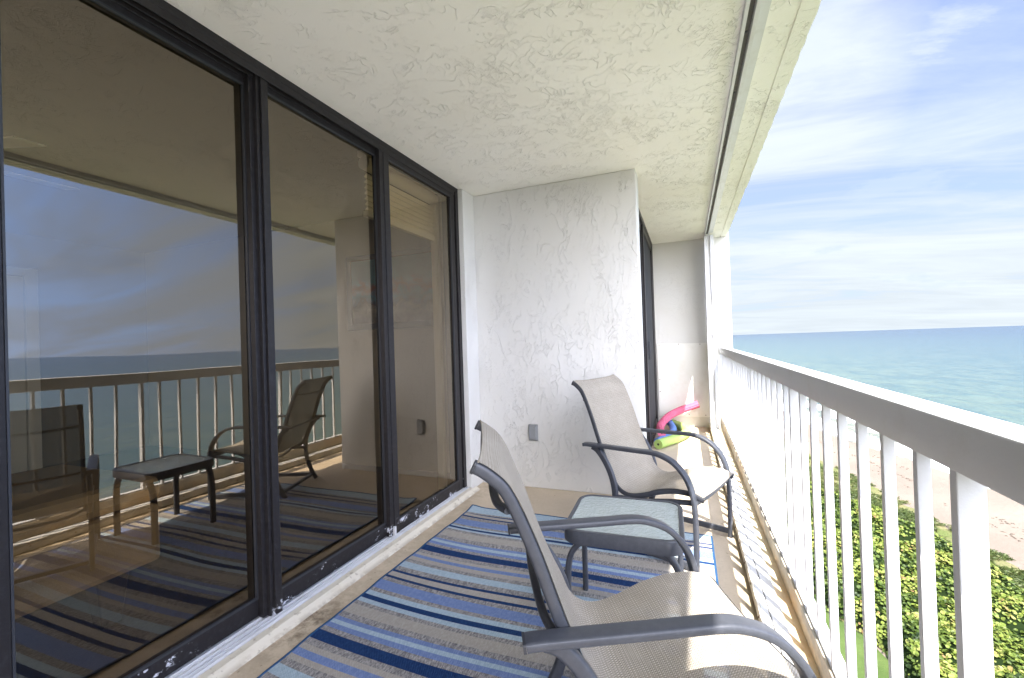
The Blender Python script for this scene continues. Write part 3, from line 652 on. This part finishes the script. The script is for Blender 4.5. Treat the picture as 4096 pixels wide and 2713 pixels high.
# ---------------------------------------------------------------- chairs
RAIL = [(-.712, .943), (-.690, .930), (-.655, .900), (-.632, .865), (-.607, .808), (-.576, .728), (-.533, .600), (-.495, .503), (-.462, .432), (-.438, .375), (-.405, .343), (-.355, .332), (-.285, .350), (-.20, .385), (-.12, .405), (-.045, .409), (.0, .402), (.040, .388)]
def make_chair(label):
    HW = .275          # half distance between the legs
    root = thing('patio_chair', label, 'chair', group='sling patio chairs')
    # local frame: +X faces forward, Y lateral, origin midway between front feet on the floor
    rail = cr([(s, 0, z-.012) for s, z in RAIL], 3)
    for sg in (-1, 1):
        p = []
        for i_, q in enumerate(rail):
            t_ = (rail[min(i_+1, len(rail)-1)]-rail[max(i_-1, 0)]).normalized(); nn = Vector((0, 1, 0)).cross(t_); nn = -nn if nn.z+nn.x < 0 else nn
            p.append(Vector((q.x, sg*(HW-.035), q.z+.012))-nn*.020)
        m = MB(); m.sweep(p, rrect(.020, .028, .008), (0, 1, 0))
        m.build('side_rail', m_chair, root, smooth=True)
        cp = MB(); d = (p[0]-p[1]).normalized(); cp.sweep([p[0]+d*.0005, p[0]+d*.006], rrect(.023, .031, .009), (0, 1, 0)); cp.build('end_cap', m_cap, root); d = (p[-1]-p[-2]).normalized()
        cp = MB(); cp.sweep([p[-1]+d*.0005, p[-1]+d*.005], rrect(.023, .031, .009), (0, 1, 0)); cp.build('end_cap', m_cap, root)
    # sling
    prof = cr([(s, 0, z) for s, z in RAIL], 4); L = [0.]
    for i in range(1, len(prof)): L.append(L[-1]+(prof[i]-prof[i-1]).length)
    nw = 28; hw = HW-.026; vs = []; uvs = []
    for i, q in enumerate(prof):
        t = (prof[min(i+1, len(prof)-1)]-prof[max(i-1, 0)]).normalized(); nrm = Vector((0, 1, 0)).cross(t)
        nrm = -nrm if nrm.z+nrm.x < 0 else nrm
        for j in range(nw+1):
            u = 2*j/nw-1; y = u*hw; sag = .017*(1-u*u)**.8*(.35+.65*min(1, L[i]/.15))
            edge = .004*max(0, 1-(1-abs(u))*10)
            endc = (.010*(1-u*u) if i == 0 else 0)
            p = q - nrm*(sag+edge) - (prof[1]-prof[0]).normalized()*(-endc)
            vs.append((p.x, y, p.z)); uvs.append((y, L[i]))
    n = len(prof); fs = [(i*(nw+1)+j, i*(nw+1)+j+1, (i+1)*(nw+1)+j+1, (i+1)*(nw+1)+j) for i in range(n-1) for j in range(nw)]
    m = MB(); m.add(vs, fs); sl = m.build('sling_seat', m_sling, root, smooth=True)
    uvl = sl.data.uv_layers.new(name='UVMap')
    for lp in sl.data.loops: uvl.data[lp.index].uv = uvs[lp.vertex_index]
    # dark piping along the two free ends
    for row, nm in ((0, 'top_hem'), (n-1, 'front_hem')):
        pts = [Vector(vs[row*(nw+1)+j]) for j in range(nw+1)]
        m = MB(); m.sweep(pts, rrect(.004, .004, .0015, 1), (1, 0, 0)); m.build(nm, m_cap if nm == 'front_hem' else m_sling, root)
    arm = [(-.628, .570), (-.60, .572), (-.45, .575), (-.32, .577), (-.235, .579), (-.185, .576), (-.14, .564), (-.10, .545), (-.065, .515), (-.035, .475), (-.015, .43), (-.002, .37), (.003, .30), (.004, .20), (.003, .10), (.0, .004)]
    for sg in (-1, 1):
        path = cr([(s, sg*HW, z) for s, z in arm], 4)
        # arm is a wide flat extrusion that narrows into the front leg
        sec = rrect(1, 1, .22, 3); vs2 = []; mm = MB(); npt = len(path)
        for i, q in enumerate(path):
            t = (path[min(i+1, npt-1)]-path[max(i-1, 0)]).normalized(); sd = Vector((0, 1, 0)); up = sd.cross(t)
            w = .046 if q.z > .44 else .046-.012*min(1, (.44-q.z)/.15)
            hh = .021
            vs2 += [q+sd*a*w+up*b*hh for a, b in sec]
        mlen = len(sec)
        f2 = [(i*mlen+j, i*mlen+(j+1) % mlen, (i+1)*mlen+(j+1) % mlen, (i+1)*mlen+j) for i in range(npt-1) for j in range(mlen)]+[tuple(range(mlen))[::-1], tuple((npt-1)*mlen+j for j in range(mlen))]
        mm.add(vs2, f2); mm.build('armrest_with_leg', m_chair, root, smooth=True)
        m = MB(); m.sweep([(-.6285, sg*HW, .570), (-.6345, sg*HW, .5695)], rrect(.045, .020, .004), (0, 1, 0)); m.build('end_cap', m_cap, root)
        rl_ = cr([(s, sg*(HW-.012), z) for s, z in ((-.585, .560), (-.553, .545), (-.517, .505), (-.483, .450), (-.458, .385), (-.446, .31), (-.452, .21), (-.478, .12), (-.512, .05), (-.54, .006))], 4)
        m = MB(); m.sweep(rl_, rrect(.024, .036, .008), (0, 1, 0)); m.build('rear_leg', m_chair, root, smooth=True)
        # seat support running from rear leg to front leg under the sling edge
        m = MB(); m.sweep(cr([(-.452, sg*(HW-.020), .292), (-.30, sg*(HW-.020), .300), (-.12, sg*(HW-.020), .335), (-.006, sg*(HW-.016), .352)], 4), rrect(.022, .026, .006), (0, 1, 0)); m.build('seat_brace', m_chair, root, smooth=True)
        m = MB(); m.sweep([(-.500, sg*(HW-.014), .045), (-.002, sg*(HW-.004), .035)], rrect(.022, .030, .004), (0, 1, 0)); m.build('floor_bar', m_chair, root, smooth=True)
        m = MB(); m.cyl((-.552, sg*(HW-.030), .572), (-.552, sg*(HW-.018), .572), .009, n=12); m.build('bolt', m_cap, root)
        m = MB(); m.sweep([(.003, sg*HW, 0), (.003, sg*HW, .0035)], rrect(.036, .024, .004), (0, 1, 0)); m.build('foot_cap', m_cap, root)
    # crossbars: front diagonal tube under the seat edge, bowed spreaders, floor bar
    m = MB(); m.sweep(cr([(-.006, -HW+.016, .352), (.004, -.12, .350), (.004, .12, .350), (-.006, HW-.016, .352)], 5), rrect(.026, .026, .006), (0, 0, 1)); m.build('front_crossbar', m_chair, root, smooth=True)
    m = MB(); m.sweep([(-.500, -HW+.02, .045), (-.500, HW-.02, .045)], rrect(.022, .030, .004), (0, 0, 1)); m.build('rear_crossbar', m_chair, root, smooth=True)
    for s0, z0, dx, dz in ((-.652, .825, -.032, -.010), (-.565, .560, -.016, -.004), (-.34, .300, -.0, -.035)):
        pts = cr([(s0, -HW+.045, z0), (s0+dx*.75, -HW*.55, z0+dz*.75), (s0+dx, 0, z0+dz), (s0+dx*.75, HW*.55, z0+dz*.75), (s0, HW-.045, z0)], 6)
        m = MB(); m.sweep(pts, rrect(.014, .020, .005), (0, 0, 1)); m.build('spreader_bar', m_chair, root, smooth=True)
    return root
near = make_chair('tan mesh patio chair in the foreground, seen over its armrest from behind')
near.location = (.12, 1.360, 0); near.rotation_euler = (0, 0, math.atan2(.43, .90))
far = near.copy(); S.collection.objects.link(far)
for ch in list(near.children):
    c = ch.copy(); S.collection.objects.link(c); c.parent = far
far['label'] = 'tan mesh patio chair farther away by the back wall, beyond the side table'
far.location = (.105, 2.605, 0); far.rotation_euler = (0, 0, math.atan2(-.35, .937))

# ---------------------------------------------------------------- side table
def table():
    t = thing('side_table', 'low grey side table with pebbled glass top between the two chairs', 'side table', (-.262, 1.868, 0), math.radians(2))
    W, D, Z = .455, .425, .452
    out = rrect(W, D, .07, 6); inn = rrect(W-.034, D-.034, .055, 6); n = len(out)
    m = MB()
    rings = [(out, Z-.052), (out, Z-.004), ([(a*.985, b*.985) for a, b in out], Z), (inn, Z), (inn, Z-.010), (rrect(W-.05, D-.05, .05, 6), Z-.010), (rrect(W-.05, D-.05, .05, 6), Z-.014), ([(a*.985, b*.985) for a, b in out], Z-.016), ([(a*.975, b*.975) for a, b in out], Z-.050)]
    vs = [(a, b, z) for r, z in rings for a, b in r]; k = len(rings)
    fs = [(i*n+j, i*n+(j+1) % n, ((i+1) % k)*n+(j+1) % n, ((i+1) % k)*n+j) for i in range(k) for j in range(n)]
    m.add(vs, fs); m.build('rim_frame', m_chair, t, smooth=True)
    g = MB(); gi = rrect(W-.036, D-.036, .054, 6); g.add([(a, b, Z-.003) for a, b in gi]+[(a, b, Z-.009) for a, b in gi], [tuple(range(n)), tuple(range(n, 2*n))[::-1]]+[(j, j+n, (j+1) % n+n, (j+1) % n) for j in range(n)])
    g.build('glass_top', m_tglass, t)
    for sx in (-1, 1):
        for sy in (-1, 1):
            a, b = W/2-.075, D/2-.035
            p = cr([(sx*a, sy*b, Z-.053), (sx*(a+.020), sy*b, Z-.07), (sx*(a+.045), sy*b, Z-.11), (sx*(a+.058), sy*b, Z-.18), (sx*(a+.060), sy*b, .15), (sx*(a+.060), sy*b, .012)], 5)
            m = MB(); m.sweep(p, rrect(.034, .022, .007), (0, 1, 0)); lg = m.build('leg', m_chair, t, smooth=True)
            m = MB(); m.sweep([(sx*(a+.060), sy*b, .0), (sx*(a+.060), sy*b, .0115)], rrect(.036, .024, .006), (0, 1, 0)); c = m.build('foot_cap', m_cap, lg)
table()

# ---------------------------------------------------------------- outlet cover
ob = thing('outlet_cover', 'small grey weatherproof outlet cover on the stucco wall', 'outlet cover', (-1.18, YB, .45))
PB('back_plate', m_box, ob, (-1.222, -1.142, YB-.012, YB+.0, .384, .516), bevel=.004)
PB('flap', m_box, ob, (-1.216, -1.148, YB-.030, YB-.0125, .392, .506), bevel=.009)
PB('hinge', m_box, ob, (-1.21, -1.154, YB-.034, YB-.014, .5065, .515), bevel=.003)

# ---------------------------------------------------------------- pool noodles
def noodle(name, label, m, pts, r, star=False):
    root = thing(name, label, 'pool noodle', pts[0], 0, 'pool noodles piled in the far corner')
    path = cr(pts, 10); n = 40 if star else 24
    sec = [(r*(1-.13*(1 if star and (i % 5) == 0 else 0))*math.cos(2*math.pi*i/n), r*(1-.13*(1 if star and (i % 5) == 0 else 0))*math.sin(2*math.pi*i/n)) for i in range(n)]
    b = MB(); b.sweep(path, sec, (0, 0, 1) if not star else (.2, 1, .2)); local(b.build('foam_body', m, smooth=True), root)
    for a, c in ((path[0], path[1]), (path[-1], path[-2])):
        d = (a-c).normalized(); h = MB(); h.cyl(a+d*.0005, a+d*.002, .013, n=14); local(h.build('bore', m_hole), root)
noodle('pool_noodle', 'smooth lime green pool noodle bent into an arc on the floor', m_green, [(-.315, 4.86, .056), (-.235, 5.02, .056), (-.13, 5.24, .056), (-.045, 5.50, .056), (-.06, 5.74, .056), (-.12, 5.92, .06), (-.20, 6.06, .065)], .050)
noodle('pool_noodle', 'blue pool noodle lying lowest, mostly hidden under the pink and green ones', m_blue, [(-.335, 5.02, .048), (-.28, 5.17, .048), (-.215, 5.40, .05), (-.185, 5.62, .06), (-.205, 5.80, .08), (-.25, 5.98, .10)], .040)
noodle('pool_noodle', 'grooved pink pool noodle propped up against the end wall', m_pink, [(-.292, 5.16, .118), (-.325, 5.42, .115), (-.315, 5.68, .13), (-.235, 5.90, .185), (-.115, 6.03, .235), (.00, 6.08, .275), (.112, 6.10, .315)], .046, True)

# ---------------------------------------------------------------- beach, sea and planting far below
G = -16.0
def interp(tab, y):
    if y <= tab[0][0]: return tab[0][1]
    for (a, xa), (b, xb) in zip(tab, tab[1:]):
        if y <= b: return xa+(xb-xa)*(y-a)/(b-a)
    return tab[-1][1]
T_lawn = [(-200, 10), (20, 9.8), (27, 9.3), (28.9, 9.2), (29.7, 8.9), (30.7, 8.4), (31.8, 7.6), (36, 6.6), (60, 5), (300, -20)]       # inner edge of hedge
T_hedge = [(-200, 24), (20, 21), (32, 19.4), (38.2, 19.0), (41, 18.7), (45.5, 17.3), (48.4, 16.0), (49.3, 14.6), (53, 12.9), (60, 11.6), (75, 9), (300, -10)]
T_dune = [(-200, 40), (20, 26), (35, 22.6), (42, 21.4), (51, 20.1), (55.3, 19.1), (59.5, 18.3), (66, 16.7), (69.4, 16), (90, 13), (300, -8)]
T_shore = [(-2000, 160), (-200, 58), (0, 38), (20, 35), (40, 32.5), (55, 30.4), (67.3, 28.2), (73, 26.6), (77, 24.6), (84, 22.4), (92, 21.1), (110, 19.5), (300, 0), (3000, -500), (30000, -5000)]
g = MB(); g.box(-3000, 200, -3000, 30000, G-3, G); go = g.build('ground', m_sand); tag(go, kind='structure')
# sea: strip rows that follow the waterline, with the distance from the shore kept as UV
offs = [0, 1.5, 3, 5, 8, 12, 18, 28, 45, 80, 150, 300, 700, 1800, 5000, 15000, 60000]
yl = [-60000, -15000, -4000, -2000, -600, -200, -60, 0, 10, 20, 30, 40, 48, 55, 61, 67, 73, 77, 84, 92, 100, 110, 130, 160, 200, 300, 600, 1500, 4000, 15000, 60000]
b = MB(); uv = []
for yy in yl:
    for o_ in offs: b.v.append((interp(T_shore, yy)+o_, yy, G+.02)); uv.append((o_, 0))
m_ = len(offs)
for j in range(len(yl)-1):
    for i in range(m_-1): b.f.append((j*m_+i, j*m_+i+1, (j+1)*m_+i+1, (j+1)*m_+i)); b.mi.append(0)
sea = b.build('sea', m_sea); uvl = sea.data.uv_layers.new(name='UVMap')
for lp in sea.data.loops: uvl.data[lp.index].uv = uv[lp.vertex_index]
tag(sea, kind='structure')
def strip(name, ta, tb, y0, y1, z, m, wob=.0, n=90):
    b = MB(); rnd = random.Random(hash(name) & 255)
    rnd = random.Random(len(name))
    for j in range(n+1):
        yy = y0+(y1-y0)*j/n; a = interp(ta, yy) if isinstance(ta, list) else ta; c = interp(tb, yy) if isinstance(tb, list) else tb
        b.v += [(a, yy, z), (c+rnd.uniform(-wob, wob), yy, z)]
    for j in range(n): b.f.append((2*j, 2*j+1, 2*j+3, 2*j+2)); b.mi.append(0)
    return b.build(name, m)
tag(strip('lawn', -.9, T_lawn, -60, 120, G+.004, m_lawn), kind='structure')
tag(strip('dune', T_lawn, T_dune, -60, 160, G+.008, m_dune, .35, 260), kind='structure')

def leafcloud(name, m, items, shape, label, cat):
    """one mesh of many little faces; items = (pos, normal, size, tone, yaw)"""
    vs = []; fs = []; tone = []
    for p, nrm, sz, tn, yaw in items:
        nrm = nrm.normalized(); u = nrm.cross(Vector((math.cos(yaw), math.sin(yaw), .3))).normalized(); v = nrm.cross(u); b0 = len(vs)
        for a, c, h in shape: vs.append(p+u*a*sz+v*c*sz+nrm*h*sz)
        fs.append(tuple(range(b0, b0+len(shape)))); tone += [tn]*len(shape)
    me = bpy.data.meshes.new(name); me.from_pydata([tuple(x) for x in vs], [], fs); me.materials.append(m)
    at = me.attributes.new('tone', 'FLOAT', 'POINT'); at.data.foreach_set('value', tone)
    o = bpy.data.objects.new(name, me); S.collection.objects.link(o); return tag(o, label, cat, kind='stuff')
def vnoise(x, y, s, seed=0):
    def h(i, j): return (math.sin(i*127.1+j*311.7+seed*17.3)*43758.5453) % 1
    x /= s; y /= s; i, j = math.floor(x), math.floor(y); fx, fy = x-i, y-j; fx = fx*fx*(3-2*fx); fy = fy*fy*(3-2*fy)
    return (h(i, j)*(1-fx)+h(i+1, j)*fx)*(1-fy)+(h(i, j+1)*(1-fx)+h(i+1, j+1)*fx)*fy
def hh(x, y):   # hedge height above ground
    a = interp(T_lawn, y); b_ = interp(T_hedge, y); e = min(x-a, b_-x)
    if e <= 0: return 0
    base = 1.7*min(1, (e/.9))**.5
    return base*(.55+.35*vnoise(x, y, 2.4, 1)+.3*vnoise(x, y, .9, 2))
hx = random.Random(11)
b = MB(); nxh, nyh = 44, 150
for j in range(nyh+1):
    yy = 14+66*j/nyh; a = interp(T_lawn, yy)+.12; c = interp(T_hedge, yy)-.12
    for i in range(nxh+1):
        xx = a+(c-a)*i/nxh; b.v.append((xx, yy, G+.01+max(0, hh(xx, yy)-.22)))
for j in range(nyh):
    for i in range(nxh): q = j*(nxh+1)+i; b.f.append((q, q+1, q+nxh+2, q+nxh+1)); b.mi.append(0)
items = []
while len(items) < 42000:
    t = hx.random(); yy = 18+60*t**1.35; a = interp(T_lawn, yy); c = interp(T_hedge, yy); xx = hx.uniform(a-.1, c+.1); h = hh(min(max(xx, a+.02), c-.02), yy)
    z = G+h-abs(hx.gauss(0, .16))
    if z < G+.05 or vnoise(xx, yy, .7, 21)*.6+vnoise(xx, yy, 2.2, 22)*.4 < .20: continue
    e = .05
    gx = (hh(xx+e, yy)-hh(xx-e, yy))/(2*e); gy = (hh(xx, yy+e)-hh(xx, yy-e))/(2*e)
    nrm = Vector((-gx*.5+hx.gauss(0, .55), -gy*.5+hx.gauss(0, .55), 1.))
    tn = min(1, max(0, .40+.75*(vnoise(xx, yy, 1.3, 5)-.5)+.3*(vnoise(xx, yy, .5, 12)-.5)+hx.gauss(0, .13)+(.30 if hx.random() < .07 else 0)))
    items.append((Vector((xx, yy, z)), nrm, hx.uniform(.055, .125), tn, hx.uniform(0, 6.28)))
oct_ = [(math.cos(2*math.pi*i/7), math.sin(2*math.pi*i/7)*.92, .18*math.cos(4*math.pi*i/7)) for i in range(7)]
hd = leafcloud('sea_grape_hedge', m_leaf, items, oct_, 'dense round leaved sea grape thicket between the lawn and the dune grass', 'shrubs')
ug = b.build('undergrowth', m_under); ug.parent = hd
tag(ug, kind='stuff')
# dune grass tufts
items = []
blade = [(-.06, -1, -.4), (.06, -1, -.4), (.03, .2, .5), (0, 1, .3)]
while len(items) < 26000:
    yy = hx.uniform(24, 85); a = interp(T_hedge, yy)-.3; c = interp(T_dune, yy)+.4; xx = hx.uniform(a, c)
    u = (xx-a)/(c-a)
    if vnoise(xx, yy, 1.5, 8)*.7+vnoise(xx, yy, .5, 9)*.3 < .30+.25*u: continue
    tn = min(1, max(0, .30+.6*(vnoise(xx, yy, 2.2, 4)-.4)+hx.gauss(0, .16)))
    items.append((Vector((xx, yy, G+.10+hx.uniform(-.05, .1))), Vector((hx.gauss(0, .8), hx.gauss(0, .8), .8)), hx.uniform(.10, .24), tn, hx.uniform(0, 6.28)))
leafcloud('dune_grass', m_blade, items, blade, 'low green and straw dune grass growing at the back of the beach', 'grass')
# wrack line of dry seaweed on the sand
b = MB()
for i in range(900):
    yy = hx.uniform(30, 95); c = interp(T_shore, yy); w = hx.choice([.34, .5, .5, .72]); a = interp(T_dune, yy)
    if w == .72 and vnoise(yy, 1, 4, 3) < .5: continue
    if vnoise(yy, w*50, 3., 6) < .42: continue
    xx = a+(c-a)*w+hx.gauss(0, .22); r = hx.uniform(.03, .13); l = hx.uniform(.05, .26); an = hx.uniform(0, 3.14)
    d_ = Vector((math.cos(an), math.sin(an), 0)); n_ = Vector((-d_.y, d_.x, 0)); c0 = Vector((xx, yy, G))
    b.add([c0-d_*l, c0-n_*r, c0+d_*l, c0+n_*r, c0+Vector((0, 0, r*.7))], [(0, 1, 4), (1, 2, 4), (2, 3, 4), (3, 0, 4)])
tag(b.build('seaweed_debris', m_weed), 'broken lines of dark dry seaweed scattered on the sand', 'seaweed', kind='stuff')
for i, (x, y, l, an) in enumerate(((17.1, 55.6, .9, 1.2), (17.4, 55.2, .7, 1.9))):
    dx, dy = math.cos(an)*l, math.sin(an)*l
    m = MB(); m.sweep(cr([(x-dx, y-dy, G+.06), (x, y+.08, G+.12), (x+dx, y+dy, G+.07)], 4), circ(.06, 8), (0, 0, 1), scales=None)
    tag(m.build('driftwood', m_drift, smooth=True), ['longer pale driftwood stick in the dune grass edge', 'shorter pale driftwood stick crossing the longer one'][i], 'driftwood', 'driftwood at the dune edge')
